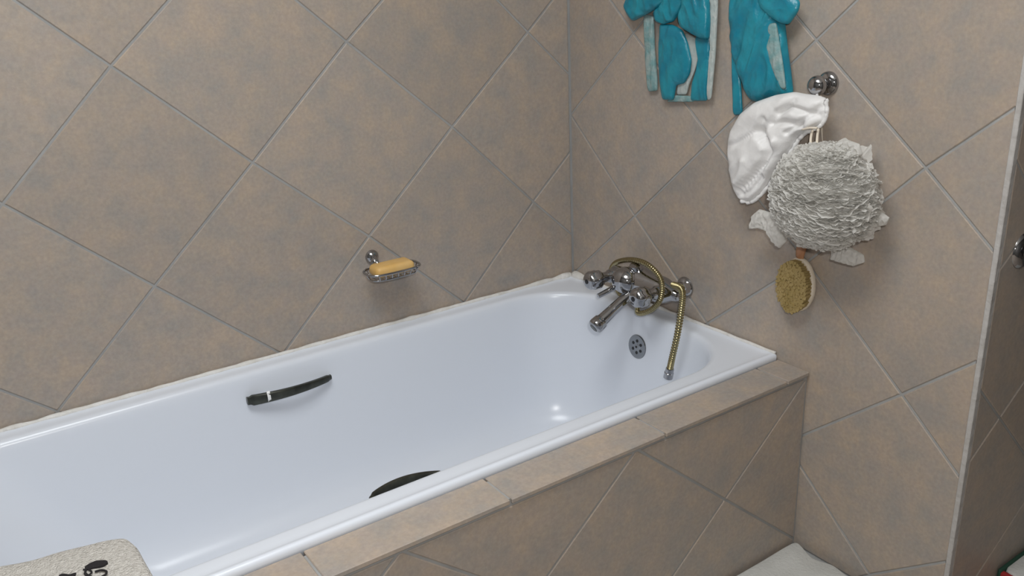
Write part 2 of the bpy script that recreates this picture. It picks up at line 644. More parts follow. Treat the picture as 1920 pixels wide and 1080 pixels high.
g1 = grip(-1.004, -0.798, IY1 - 0.018, 0.4005, 0.399, -1, 'grip_handle')
# painted glint, a white band, on the near end of the back grip
cx = -0.958
V, F = tube([(cx - 0.0035, IY1 - 0.018 - 0.0225, 0.4033), (cx + 0.0035, IY1 - 0.018 - 0.0235, 0.4036)], 0.0075, 12)
V = [(x, y, 0.4035 + (z - 0.4035) * 1.85) for x, y, z in V]
obj('glint_band', V, F, M['glint_white'], g1, label='white band painted as a glint on the grip')
g2 = grip(-0.985, -0.832, IY0 + 0.013, 0.438, 0.434, 1, 'grip_handle', 0.019)

# overflow on the tap end
oc = at(1195, 650, 0, IX1 - 0.020)
ax = Vector((-1, 0, 0.09)).normalized()
ov = obj('overflow_cover', *lathe(oc + ax * -0.004, ax, [(0, 0.0325), (0.004, 0.0325), (0.0065, 0.031), (0.0075, 0.027), (0.0060, 0.021), (0.0060, 0.012), (0.0075, 0.009), (0.008, 0.004)], 32), M['aged_chrome'], tub, smooth=35)
_, uu, ww = frame_of(ax)
for k in range(6):
    a = 2 * math.pi * k / 6 + 0.3
    c = oc + ax * 0.0015 + (uu * math.cos(a) + ww * math.sin(a)) * 0.0160
    obj('overflow_hole', *lathe(c, ax, [(0, 0.0042), (0.0012, 0.0042)], 10), M['black'], ov)
obj('screw', *lathe(oc + ax * 0.003, ax, [(0, 0.0035), (0.0018, 0.003)], 10), M['black'], ov)

# ------------------------------------------------------------------ bath mixer
YM, ZM, XM = -0.362, 0.548, -0.066
mix = thing('bath_mixer', 'chrome wall-mounted bath mixer tap above the end of the bathtub', 'tap', (0, YM, ZM))
yl, yr = YM + 0.080, YM - 0.088
obj('body', *lathe((XM, yl + 0.026, ZM), (0, -1, 0), [(0, 0.014), (0.002, 0.020), (0.030, 0.0225), (0.045, 0.026), (0.060, 0.033), (0.080, 0.040), (0.10, 0.043), (0.12, 0.041), (0.14, 0.036), (0.165, 0.034), (0.185, 0.033), (0.200, 0.028), (0.222, 0.0165), (0.236, 0.0135), (0.240, 0.009)], 36), M['chrome'], mix, smooth=50)
for y in (yl, yr):
    obj('flange', *lathe((-0.0003, y, ZM - 0.004), (-1, 0, 0), [(0, 0.027), (0.003, 0.0265), (0.010, 0.022), (0.014, 0.0155), (0.045, 0.0150), (0.047, 0.02), (0.062, 0.02)], 28), M['chrome'], mix, smooth=40)
# handles point out from the wall
for y, zz in ((yl + 0.010, 0.0), (yr + 0.004, 0.002)):
    ax = Vector((-1, 0.02, 0.02)).normalized()
    b0 = Vector((XM - 0.018, y, ZM + zz))
    obj('bonnet', *lathe(b0, ax, [(0, 0.018), (0.012, 0.0175), (0.016, 0.0140), (0.028, 0.0135), (0.038, 0.0155)], 24), M['chrome'], mix, smooth=40)
    V, F = lathe(b0 + ax * 0.038, ax, [(0, 0.0150), (0.004, 0.0205), (0.012, 0.0245), (0.030, 0.0250), (0.040, 0.0225), (0.046, 0.0165), (0.0475, 0.007)], 36)
    a_, u_, w_ = frame_of(ax)
    V2 = []
    for v in V:   # shallow flutes round the grip
        r = Vector(v) - b0; d = r.dot(a_); q = r - a_ * d
        ang = math.atan2(q.dot(w_), q.dot(u_))
        V2.append(tuple(b0 + a_ * d + q * (1 + (0.07 * math.cos(ang * 6) if 0.045 < d < 0.078 else 0))))
    hd = obj('handle', V2, F, M['chrome'], mix, smooth=60)
    obj('index_button', *lathe(b0 + ax * 0.0850, ax, [(0, 0.0062), (0.0016, 0.0062), (0.0024, 0.004)], 14), M['black'], hd, label='black index button')
obj('cartridge_dome', *sphere((XM - 0.034, YM + 0.022, ZM + 0.008), 0.036, 28, 18, (0.95, 1.05, 0.95)), M['chrome'], mix, smooth=1)
# spout, diverter and handset fork
sp = spline([(XM, YM, ZM - 0.006), (XM - 0.035, YM + 0.002, ZM - 0.022), (XM - 0.085, YM + 0.006, ZM - 0.050), (XM - 0.135, YM + 0.010, ZM - 0.080)], 24)
so = obj('spout', *tube(sp, lambda t: 0.0165 - 0.0025 * math.sin(math.pi * t), 20), M['chrome'], mix, smooth=50)
e = sp[-1]; dv = (sp[-1] - sp[-2]).normalized()
obj('spout_outlet', *lathe(e - dv * 0.014, dv, [(0, 0.0165), (0.004, 0.0195), (0.020, 0.0205), (0.026, 0.0195), (0.029, 0.016), (0.030, 0.014)], 26), M['chrome'], so, smooth=40)
obj('spout_opening', *lathe(e + dv * 0.0158, dv, [(0, 0.012), (0.0012, 0.011)], 16), M['dark_chrome'], so)
dp = spline([(XM - 0.01, YM + 0.045, ZM - 0.006), (XM - 0.05, YM + 0.058, ZM - 0.022), (XM - 0.088, YM + 0.066, ZM - 0.034)], 12)
obj('diverter_lever', *tube(dp, lambda t: 0.0085 - 0.002 * t, 14), M['chrome'], mix, smooth=50)
obj('handset_fork', *lathe((XM - 0.004, YM + 0.006, ZM + 0.018), (-0.35, 0, 1), [(0, 0.024), (0.012, 0.0225), (0.020, 0.017), (0.028, 0.0185), (0.034, 0.016), (0.036, 0.008)], 26), M['chrome'], mix, smooth=45)

# ------------------------------------------------------------------ shower hose, looped round the mixer
hose_px = [((1196, 586), -0.100), ((1222, 580), -0.106), ((1240, 556), -0.108), ((1238, 522), -0.104), ((1212, 495), -0.092), ((1180, 487), -0.070), ((1152, 495), -0.040), ((1146, 520), -0.024), ((1165, 556), -0.024)]
loop = [at(*p, 0, x) for p, x in hose_px]
start = Vector((XM - 0.012, YM - 0.010, ZM - 0.030))
hang = [((1262, 534), -0.074), ((1274, 539), -0.080), ((1280, 552), -0.092), ((1277, 585), -0.100), ((1270, 628), -0.104), ((1261, 668), -0.106), ((1256, 692), -0.106)]
hp = [at(*p, 0, x) for p, x in hang]
sho = thing('shower_hose', 'brassy flexible shower hose looped round the mixer and hanging into the bathtub', 'hose', (XM, YM - 0.10, 0.36))


def corrug(path, name, r):
    n = len(path)
    obj(name, *tube(path, lambda t: r + 0.0008 * math.sin(t * n * 0.75), 12), M['brass_hose'], sho, smooth=1)


corrug(spline([start] + loop, 700), 'coil', 0.0064)
corrug(spline(hp, 420), 'hanging_hose', 0.0076)
e = hp[-1]; dv = (hp[-1] - hp[-2]).normalized()
obj('end_coupling', *lathe(e - dv * 0.003, dv, [(0, 0.0095), (0.002, 0.0105), (0.012, 0.0105), (0.013, 0.0118), (0.028, 0.0118), (0.029, 0.0095)], 18), M['chrome'], sho, smooth=35)
obj('wall_nut', *lathe(at(1278, 541, 0, -0.078), (1, -0.05, -0.1), [(0, 0.0125), (0.002, 0.0138), (0.018, 0.0138), (0.020, 0.011)], 6), M['chrome'], sho)

# ------------------------------------------------------------------ soap holder and soap
rp = at(697, 481, 1, 0.0)
sd = thing('soap_holder', 'chrome wire soap holder with round rosette on the tiled back wall', 'soap dish', (rp.x, 0, rp.z - 0.05))
obj('rosette', *lathe((rp.x, -0.0003, rp.z), (0, -1, 0), [(0, 0.0175), (0.004, 0.0172), (0.010, 0.013), (0.013, 0.008), (0.022, 0.007)], 26), M['chrome'], sd, smooth=45)
ZT = 0.634
arm = spline([(rp.x, -0.020, rp.z), (rp.x - 0.006, -0.036, rp.z - 0.003), (rp.x - 0.004, -0.045, rp.z - 0.012), (rp.x, -0.046, ZT)], 16)
obj('arm', *tube(arm, lambda t: 0.0075 - 0.004 * t, 12), M['chrome'], sd, smooth=1)
obj('joint', *sphere((rp.x - 0.008, -0.032, rp.z - 0.004), 0.0105, 18, 12), M['chrome'], sd, smooth=1)
TX, TY = rp.x + 0.022, -0.062       # centre of the tray


def loop_pts(a, b, z, n=56, sq=3.2):
    out = []
    for k in range(n):
        t = 2 * math.pi * k / n
        c, s = math.cos(t), math.sin(t)
        out.append((TX + a * math.copysign(abs(c) ** (2 / sq), c), TY + b * math.copysign(abs(s) ** (2 / sq), s), z))
    return out


obj('tray_rail', *tube(loop_pts(0.070, 0.036, ZT - 0.002), 0.0030, 8, closed=True), M['chrome'], sd, smooth=1)
obj('tray_rail', *tube(loop_pts(0.060, 0.028, ZT - 0.018), 0.0026, 8, closed=True), M['chrome'], sd, smooth=1)
for k in range(7):
    x = TX - 0.048 + 0.016 * k
    w = spline([(x * 1.0 + (x - TX) * 0.1, TY - 0.036, ZT), (x, TY - 0.028, ZT - 0.017), (x, TY, ZT - 0.019), (x, TY + 0.028, ZT - 0.017), (x + (x - TX) * 0.1, TY + 0.036, ZT)], 18)
    obj('tray_wire', *tube(w, 0.0014, 6), M['chrome'], sd, smooth=1)
for s in (-1, 1):
    w = spline([(TX + s * 0.070, TY, ZT), (TX + s * 0.066, TY, ZT - 0.010), (TX + s * 0.060, TY, ZT - 0.018)], 8)
    obj('tray_wire', *tube(w, 0.0018, 6), M['chrome'], sd, smooth=1)
V, F = box(-0.052, 0.052, -0.026, 0.026, 0, 0.026, 0.0105, 4)
V = [(TX + x, TY + y, ZT - 0.0135 + z + 0.003 * (1 - (x / 0.052) ** 2) * (1 if z > 0.013 else 0)) for x, y, z in V]
tag(obj('soap_bar', V, F, M['soap'], smooth=1), 'worn yellow bar of soap lying in the chrome wire holder', 'soap')


# ------------------------------------------------------------------ hooks
def hook(loc, label):
    t = thing('robe_hook', label, 'hook', (0, loc[0], loc[1]), 'chrome robe hooks on the tap wall')
    y, z = loc
    obj('rosette', *lathe((-0.0003, y, z), (-1, 0, 0), [(0, 0.0235), (0.004, 0.0232), (0.009, 0.0195), (0.012, 0.010)], 30), M['chrome'], t, smooth=45)
    obj('stem', *lathe((-0.010, y, z), (-1, 0, 0), [(0, 0.0085), (0.010, 0.0070), (0.014, 0.0075), (0.018, 0.010)], 20), M['chrome'], t, smooth=60)
    obj('knob', *sphere((-0.036, y, z - 0.001), 0.0195, 28, 18, (0.80, 1, 1)), M['chrome'], t, smooth=1)
    return t


hk = at(1554, 156, 0, 0.0)
hook((hk.y, hk.z), 'chrome robe hook carrying the white cap and the mesh pouf')
ZH2 = 1.40
TL = at(1262, 0, 0, -0.02); TR = at(1425, 0, 0, -0.02)
hook((TL.y, ZH2), 'chrome robe hook from which teal strips with pale edges hang')
hook((TR.y, ZH2), 'chrome robe hook from which the broad teal cloth hangs')


# ------------------------------------------------------------------ soft shapes whose outline follows the photo, lying against the tap wall
def puff(name, px, x0, thick, m, parent=None, wr=0.004, fr=(30, 30), rot=0.0, seed=0.0, na=120, nrg=26, smooth_it=2, flat=0.5, extra=None, centre=None):
    P = [at(a, b, 0, x0) if not isinstance(a, tuple) else Vector((x0, a[0], a[1])) for a, b in px]
    pts = [(p.y, p.z) for p in P]
    # even resampling of the closed outline
    L = [0]
    for i in range(len(pts)):
        q = pts[(i + 1) % len(pts)]
        L.append(L[-1] + math.hypot(q[0] - pts[i][0], q[1] - pts[i][1]))
    out = []
    for k in range(na):
        s = L[-1] * k / na
        i = max(j for j in range(len(pts)) if L[j] <= s)
        t = (s - L[i]) / max(1e-9, L[i + 1] - L[i])
        q = pts[(i + 1) % len(pts)]
        out.append((pts[i][0] + (q[0] - pts[i][0]) * t, pts[i][1] + (q[1] - pts[i][1]) * t))
    for _ in range(smooth_it):
        out = [((out[i - 1][0] + 2 * out[i][0] + out[(i + 1) % na][0]) / 4, (out[i - 1][1] + 2 * out[i][1] + out[(i + 1) % na][1]) / 4) for i in range(na)]
    if centre:
        c = at(*centre, 0, x0); cy, cz = c.y, c.z
    else:
        cy = sum(q[0] for q in out) / na; cz = sum(q[1] for q in out) / na
    cr, sr = math.cos(rot), math.sin(rot)
    V, F = [], []

    def wrinkle(y, z):
        a, b = (y * cr + z * sr) * fr[0], (-y * sr + z * cr) * fr[1]
        n1 = noise.noise((a + seed, b, seed))
        n2 = noise.noise((a * 2.3 + seed, b * 2.3, seed + 5))
        return (1 - 2 * abs(n1)) * 0.7 + n2 * 0.35
    for side in (1, -1):
        for r in range(nrg):
            t = r / (nrg - 1)
            tt = 1 - (1 - t) ** 1.5
            for k in range(na):
                y = cy + (out[k][0] - cy) * tt; z = cz + (out[k][1] - cz) * tt
                edge = max(0.0, 1 - tt ** 4) ** 0.5
                if side == 1:
                    x = x0 - thick * edge - wr * wrinkle(y, z) * min(1, edge * 1.6)
                    if extra: x -= extra(y, z) * edge
                else:
                    x = x0 + min(thick * flat, -x0 - 0.0015) * edge
                V.append((x, y, z))
    for side in range(2):
        o = side * nrg * na
        for r in range(nrg - 1):
            for k in range(na):
                k2 = (k + 1) % na
                F.append([o + r * na + k, o + r * na + k2, o + (r + 1) * na + k2, o + (r + 1) * na + k])
    bm = bmesh.new()
    vs = [bm.verts.new(v) for v in V]
    for f in F: bm.faces.new([vs[i] for i in f])
    bmesh.ops.remove_doubles(bm, verts=bm.verts, dist=1e-5)
    bm.verts.index_update()
    V = [v.co[:] for v in bm.verts]; F = [[v.index for v in f.verts] for f in bm.faces]
    bm.free()
    return obj(name, V, F, m, parent, smooth=1)


# white cap hanging from the hook
cap = thing('shower_hat', 'crumpled white shower cap hanging from the chrome hook beside the mesh pouf', 'shower cap', (-0.03, hk.y + 0.03, hk.z - 0.22))
creases = []
for pts_, dep, wid in (([(1398, 356), (1430, 322), (1452, 296), (1459, 274), (1440, 246)], 0.020, 0.010), ([(1378, 272), (1402, 264), (1432, 242), (1446, 222)], 0.010, 0.008),
                       ([(1472, 208), (1500, 200), (1544, 214)], 0.012, 0.006), ([(1462, 232), (1488, 226), (1516, 232)], 0.010, 0.006), ([(1440, 246), (1470, 216), (1500, 186)], 0.012, 0.008),
                       ([(1392, 366), (1418, 356), (1440, 330)], 0.012, 0.006), ([(1490, 246), (1520, 224), (1546, 200)], 0.010, 0.005), ([(1412, 300), (1404, 322), (1392, 336)], -0.008, 0.010), ([(1470, 262), (1452, 312)], -0.008, 0.008)):
    c_ = [at(*p, 0, -0.046) for p in pts_]
    creases.append(([(p.y, p.z) for p in spline(c_, 24)], dep, wid))


def crease(y, z):
    v = 0.0
    for pl_, dep, wid in creases:
        d2 = min((y - a) ** 2 + (z - b) ** 2 for a, b in pl_)
        v -= dep * math.exp(-d2 / (wid * wid))
    return v


puff('crown', [(1512, 176), (1532, 178), (1551, 184), (1553, 205), (1549, 226), (1535, 236), (1518, 244), (1502, 254), (1488, 276), (1470, 304), (1450, 334), (1432, 360), (1412, 378), (1388, 374), (1378, 350), (1371, 318), (1368, 275), (1374, 245), (1392, 212), (1418, 191), (1455, 178), (1490, 172)],
     -0.046, 0.030, M['cap'], cap, wr=0.0055, fr=(16, 30), rot=math.radians(-38), seed=2.2, na=190, nrg=60, flat=0.15, extra=crease, centre=(1450, 250))
hem = [at(*p, 0, -0.048) for p in [(1551, 186), (1553, 208), (1547, 228), (1533, 240), (1514, 248), (1500, 262), (1486, 284), (1468, 312), (1448, 342), (1428, 366), (1410, 378), (1392, 376)]]
obj('elastic_hem', *tube([Vector(p) + Vector((0.004 * noise.noise((i * 0.7, 0, 0)) - 0.004, 0, 0.003 * noise.noise((i * 0.9, 4, 0)))) for i, p in enumerate(spline(hem, 80))], lambda t: 0.0042 + 0.0016 * noise.noise((t * 30, 1, 0)), 8), M['cap'], cap, smooth=1)
ln = [Vector((-0.026, hk.y, hk.z + 0.009)), Vector((-0.030, hk.y + 0.009, hk.z - 0.004)), at(1532, 180, 0, -0.044), at(1520, 190, 0, -0.052)]
obj('hanging_loop', *tube(spline(ln, 16), 0.003, 8), M['cap'], cap, smooth=1)

# teal strips with pale edges
ts = thing('hanging_strips', 'teal folded fabric strips with pale edges hanging from a hook', 'cloth', (-0.02, TL.y, 1.05))


def w3(px, py): return (px, py)


def topz(px, dz):   # a point above the picture frame, straight above pixel (px, 0)
    p = at(px, 0, 0, -0.02)
    return ((p.y, p.z + dz), 0)


puff('strip', [(1238, 44), (1262, 46), (1280, 56), (1290, 80), (1297, 112), (1294, 138), (1284, 156), (1268, 160), (1263, 188), (1243, 187), (1238, 150), (1236, 95)], -0.016, 0.010, M['teal'], ts, wr=0.003, fr=(40, 14), seed=1)
puff('strip', [(1306, 66), (1322, 66), (1333, 62), (1333, 110), (1329, 150), (1326, 189), (1296, 189), (1299, 160), (1308, 128), (1313, 100)], -0.013, 0.008, M['teal'], ts, wr=0.003, fr=(40, 14), seed=3)
puff('pale_strip', [(1208, 26), (1226, 30), (1228, 90), (1233, 150), (1233, 170), (1216, 172), (1212, 120), (1210, 70)], -0.010, 0.006, M['teal_pale'], ts, wr=0.003, fr=(60, 12), seed=8)
puff('pale_strip', [(1262, 178), (1300, 180), (1302, 191), (1250, 191)], -0.009, 0.004, M['teal_pale'], ts, wr=0.002, fr=(60, 12), seed=9, na=60, nrg=10)
puff('pale_strip', [(1284, 60), (1306, 72), (1312, 100), (1304, 130), (1292, 160), (1288, 178), (1268, 178), (1270, 160), (1290, 148), (1298, 112)], -0.008, 0.004, M['teal_edge'], ts, wr=0.002, fr=(60, 20), seed=19, na=80, nrg=12)
puff('upper_fold', [topz(1262, 0.16), topz(1276, 0.16), topz(1318, 0.08), (1330, 0), (1332, 40), (1330, 74), (1316, 73), (1296, 62), (1276, 50), (1272, 30), (1282, 10), topz(1274, 0.05)], -0.026, 0.013, M['teal'], ts, wr=0.005, fr=(36, 20), seed=5, centre=(1306, 30))
puff('fold', [topz(1256, 0.16), topz(1268, 0.16), topz(1296, 0.03), (1282, 10), (1264, 40), (1244, 46), (1230, 40), (1226, 24), (1246, 2), topz(1250, 0.05)], -0.020, 0.012, M['teal'], ts, wr=0.005, fr=(36, 20), seed=6, centre=(1258, 12))
puff('folded_end', [topz(1250, 0.12), topz(1258, 0.13), (1252, 2), (1236, 14), (1212, 27), (1188, 40), (1178, 30), (1172, 12), (1176, 0), topz(1196, 0.03)], -0.022, 0.014, M['teal'], ts, wr=0.005, fr=(30, 30), seed=7, centre=(1205, 8))
puff('binding', [topz(1330, 0.06), topz(1344, 0.06), (1346, 20), (1342, 100), (1334, 186), (1326, 189), (1329, 150), (1333, 100), (1331, 40)], -0.018, 0.005, M['teal_edge'], ts, wr=0.002, fr=(80, 60), seed=11)
lp = [Vector((-0.028, TL.y + 0.012, ZH2 - 0.025)), Vector((-0.027, TL.y + 0.011, ZH2)), Vector((-0.026, TL.y, ZH2 + 0.011)), Vector((-0.027, TL.y - 0.011, ZH2)), Vector((-0.028, TL.y - 0.012, ZH2 - 0.025))]
obj('hanging_loop', *tube(spline(lp, 24), 0.0025, 8), M['teal_edge'], ts, smooth=1)

# broad teal cloth
tb = thing('hanging_cloth', 'broad shiny teal cloth hanging from a hook behind the white cap', 'cloth', (-0.02, TR.y, 1.02))
puff('body', [topz(1418, 0.16), topz(1432, 0.16), topz(1460, 0.06), (1462, 10), (1472, 45), (1478, 100), (1484, 140), (1488, 180), (1470, 184), (1440, 186), (1424, 192), (1410, 189), (1399, 168), (1390, 140), (1378, 112), (1372, 60), (1371, 0), topz(1388, 0.06)],
     -0.016, 0.020, M['teal'], tb, wr=0.009, fr=(34, 13), rot=0.3, seed=12, na=150, nrg=36, centre=(1428, 80))
puff('corner_fold', [topz(1430, 0.14), topz(1440, 0.13), topz(1478, 0.03), (1501, 4), (1498, 20), (1480, 46), (1466, 44), (1448, 34), (1430, 16), (1422, 2), topz(1424, 0.05)], -0.034, 0.010, M['teal'], tb, wr=0.004, fr=(30, 24), seed=14, centre=(1462, 15))
puff('side_strip', [(1373, 92), (1384, 110), (1389, 150), (1393, 214), (1376, 217), (1374, 160)], -0.010, 0.005, M['teal'], tb, wr=0.002, fr=(60, 14), seed=15, na=70, nrg=12)
puff('pale_strip', [(1442, 44), (1456, 42), (1462, 80), (1470, 130), (1474, 168), (1466, 168), (1448, 130), (1436, 84)], -0.035, 0.004, M['teal_pale'], tb, wr=0.003, fr=(70, 30), seed=16, na=80, nrg=12)
lp = [p + Vector((0, TR.y - TL.y, 0)) for p in lp]
obj('hanging_loop', *tube(spline(lp, 24), 0.0025, 8), M['teal_edge'], tb, smooth=1)

# ------------------------------------------------------------------ mesh pouf
pc = at(1547, 368, 0, -0.088)
RP = 0.108
po = thing('bath_pouf', 'fluffy grey white mesh bath pouf hanging by a cream cord', 'bath pouf', (pc.x, pc.y, pc.z - RP))
V, F = [], []


def sq(v): return Vector((max(-0.086, min(0.062, v.x * 0.80)), v.y * 1.02, v.z))


# bands of fine netting wound over each other, lying mostly level
def ruffle(c, axis, a0, a1, r0, r1, waves, amp, n, cols=3, fringe=0.0):
    a, u, w = frame_of(axis)
    base = len(V)
    ph = random.uniform(0, 60)
    for i in range(n + 1):
        t = i / n
        ang = a0 + (a1 - a0) * t
        d = u * math.cos(ang) + w * math.sin(ang)
        en = math.sin(math.pi * t) ** 0.4
        for q in range(cols + 1):
            s = q / cols
            r = r0 + (r1 - r0) * s * en + fringe * noise.noise((ang * 9, ph, 0)) * s
            off = amp * s * (1.6 * noise.noise((ang * waves, ph, 1.0)) + 0.7 * noise.noise((ang * waves * 2.6, ph, 4.0)))
            V.append(tuple(c + sq(d * r + a * off)))
    for i in range(n):
        for q in range(cols):
            k = base + i * (cols + 1) + q
            F.append([k, k + 1, k + cols + 2, k + cols + 1])


for k in range(620):
    axis = Vector((random.gauss(0, 0.22), random.gauss(0, 0.30), 1))
    ax_n = axis.normalized()
    lat = random.uniform(-0.97, 0.97)
    cc = pc + ax_n * RP * lat * 0.95
    cc.x = pc.x + (cc.x - pc.x) * 0.8
    rr = RP * math.sqrt(max(0.03, 1 - lat * lat))
    a_, u_, w_ = frame_of(axis)
    mid = math.atan2(Vector((-1, 0, 0)).dot(w_), Vector((-1, 0, 0)).dot(u_)) + random.uniform(-1.7, 1.7)
    ln_ = random.uniform(0.7, 1.5)
    ruffle(cc, axis, mid - ln_, mid + ln_, max(rr - 0.020, rr * 0.65), rr * random.uniform(0.97, 1.05), random.uniform(4, 9), 0.0040, 70, 3, 0.006)
# looser tongues of netting round the edge
for k in range(20):
    th = random.uniform(0, 6.28)
    axis = Vector((random.gauss(-0.9, 0.2), random.gauss(0, 0.3), random.gauss(0, 0.3)))
    ruffle(pc + Vector((random.uniform(-0.01, 0.03), 0, 0)), axis, th, th + random.uniform(0.4, 0.9), RP * 0.8, RP * random.uniform(1.0, 1.06), 6, 0.008, 40, 4, 0.014)
obj('netting', V, F, M['net'], po, smooth=1, recalc=False)
V, F = sphere(tuple(pc), RP * 0.945, 48, 32)
V = [tuple(pc + sq((Vector(v) - pc) * (1 + 0.05 * noise.noise(Vector(v) * 30)))) for v in V]
obj('core', V, F, M['net'], po, smooth=1)


def tongue(px, x0, seed):
    puff('loose_netting', px, x0, 0.006, M['net'], po, wr=0.008, fr=(90, 55), seed=seed, na=110, nrg=20, smooth_it=1)


tongue([(1424, 392), (1452, 400), (1466, 430), (1476, 452), (1462, 466), (1452, 455), (1440, 432), (1418, 425), (1405, 428), (1410, 405)], -0.07, 1)
tongue([(1560, 460), (1592, 462), (1620, 478), (1622, 492), (1600, 499), (1584, 494), (1558, 486)], -0.05, 2)
tongue([(1622, 398), (1652, 396), (1668, 408), (1662, 422), (1640, 426), (1622, 428)], -0.06, 3)
tongue([(1560, 270), (1590, 262), (1612, 270), (1618, 290), (1590, 300), (1560, 295)], -0.08, 4)
tongue([(1494, 462), (1520, 466), (1545, 462), (1560, 452), (1540, 440), (1500, 440)], -0.10, 5)
for dx in (-1, 1):
    c0 = Vector((-0.027, hk.y + dx * 0.006, hk.z + 0.008))
    cp = [c0, Vector((-0.030, hk.y + 0.004 + dx * 0.006, hk.z - 0.012)), at(1541 + dx * 3, 205, 0, -0.022), at(1530 + dx * 5, 240, 0, -0.05), at(1526 + dx * 6, 262, 0, -0.075), at(1527 + dx * 5, 285, 0, -0.085)]
    obj('cord', *tube(spline(cp, 30), 0.0026, 8), M['cord'], po, smooth=1)
obj('cord', *tube(spline([at(1504, 243, 0, -0.066), at(1518, 240, 0, -0.070), at(1532, 240, 0, -0.068)], 10), 0.0022, 8), M['cord'], po, smooth=1)

# ------------------------------------------------------------------ bath brush behind the pouf
bc = at(1494, 535, 0, -0.016)
br = thing('bath_brush', 'oval bath brush with tan bristles hanging under the mesh pouf', 'brush', (0, bc.y, bc.z - 0.06))
V, F = [], []
n = 48


def oval(k, s=1.0, n=48):
    t = 2 * math.pi * k / n
    return Vector((0, 0.0405 * s * math.cos(t), 0.060 * s * math.sin(t) * (1.0 if math.sin(t) < 0 else 1.03)))


prof = [(-0.003, 0.90), (-0.0045, 0.97), (-0.009, 1.0), (-0.014, 0.985), (-0.0165, 0.95)]
for x, s in prof:
    for k in range(n): V.append(tuple(Vector((x, bc.y, bc.z)) + oval(k, s)))
for i in range(len(prof) - 1):
    for k in range(n):
        F.append([i * n + k, i * n + (k + 1) % n, (i + 1) * n + (k + 1) % n, (i + 1) * n + k])
F.append(list(range(n))); F.append([(len(prof) - 1) * n + k for k in range(n)])
obj('head', V, F, M['pale_wood'], br, smooth=40)
V, F = [], []
for row in range(-13, 14):
    for colm in range(-9, 10):
        y = colm * 0.0042 + (0.0021 if row % 2 else 0); z = row * 0.0042
        if (y / 0.0375) ** 2 + (z / 0.056) ** 2 > 1: continue
        jx, jy, jz = (random.uniform(-1, 1) for _ in range(3))
        tip = Vector((-0.036 + 0.0015 * jx, bc.y + y * 1.05 + 0.0015 * jy, bc.z + z * 1.04 + 0.0015 * jz))
        b = len(V)
        v, f = tube([(-0.0155, bc.y + y, bc.z + z), (-0.028, bc.y + y * 1.02, bc.z + z * 1.02), tuple(tip)], lambda t: 0.0024 + 0.0008 * t, 6)
        V += v; F += [[i + b for i in g] for g in f]
obj('bristles', V, F, M['bristle'], br, smooth=40, recalc=False, kind='stuff')
hd = [Vector((-0.010, bc.y, bc.z + 0.055)), Vector((-0.0105, bc.y - 0.001, bc.z + 0.085)), Vector((-0.0105, bc.y - 0.030, hk.z - 0.22)), Vector((-0.0105, bc.y - 0.036, hk.z - 0.17)), Vector((-0.0105, bc.y - 0.038, hk.z - 0.155))]
V, F = tube(spline(hd, 40), lambda t: 0.0075 + 0.0055 * math.sin(math.pi * min(1, t * 1.1)) ** 1.0, 14)
V = [(-0.0105 + (x + 0.0105) * 0.62, y, z) for x, y, z in V]
obj('handle', V, F, M['wood'], br, smooth=1)
obj('hanging_loop', *tube(spline([(-0.0105, bc.y - 0.040, hk.z - 0.158), (-0.016, hk.y + 0.010, hk.z - 0.02), (-0.024, hk.y, hk.z + 0.0105), (-0.016, hk.y + 0.004, hk.z - 0.02), (-0.0105, bc.y - 0.037, hk.z - 0.158)], 30), 0.0012, 6), M['cord'], br, smooth=1)

# ------------------------------------------------------------------ shower valve on the return wall
vp = at(1917, 470, 1, YE)
sv = thing('shower_valve', 'chrome shower valve knob on the shaded return wall', 'valve', (vp.x, YE, vp.z))
obj('rosette', *lathe((vp.x, YE + 0.0003, vp.z), (0, -1, 0), [(0, 0.034), (0.004, 0.033), (0.009, 0.026), (0.012, 0.016)], 30), M['chrome'], sv, smooth=45)
obj('stem', *lathe((vp.x, YE - 0.010, vp.z), (0, -1, 0), [(0, 0.014), (0.020, 0.013)], 20), M['chrome'], sv, smooth=45)
obj('knob', *lathe((vp.x, YE - 0.028, vp.z), (0, -1, 0), [(0, 0.015), (0.003, 0.023), (0.014, 0.026), (0.028, 0.024), (0.034, 0.018), (0.036, 0.008)], 30), M['chrome'], sv, smooth=45)

# ------------------------------------------------------------------ bath mats on the floor


def slab(outline, z0, z1, bev=0.004, amp=0.0, seed=0.0):
    n = len(outline)
    cx = sum(p[0] for p in outline) / n; cy = sum(p[1] for p in outline) / n
    V, F = [], []
    rows = [(0.0, 1, z0), (0.0, 0, z0 + bev), (0.0, 0, z1 - bev), (bev, 0, z1)]

    def push(s, z):
        for p in outline:
            d = Vector((p[0] - cx, p[1] - cy)); l = d.length
            d = d * (max(0, l - s) / l)
            V.append((cx + d.x, cy + d.y, z + (amp * noise.noise((p[0] * 14 + seed, p[1] * 14, seed)) if z > z0 + 1e-6 else 0)))
    push(bev, z0); push(0, z0 + bev); push(0, z1 - bev); push(bev * 0.4, z1 - bev * 0.25); push(bev, z1)
    k = 5
    for f in (0.8, 0.6, 0.4, 0.2, 0.05):
        for p in outline:
            x, y = cx + (p[0] - cx) * f, cy + (p[1] - cy) * f
            V.append((x, y, z1 + amp * noise.noise((x * 14 + seed, y * 14, seed))))
        k += 1
    for i in range(k - 1):
        for j in range(n):
            F.append([i * n + j, i * n + (j + 1) % n, (i + 1) * n + (j + 1) % n, (i + 1) * n + j])
    F.append(list(range(n))); F.append([(k - 1) * n + j for j in range(n)])
    return V, F


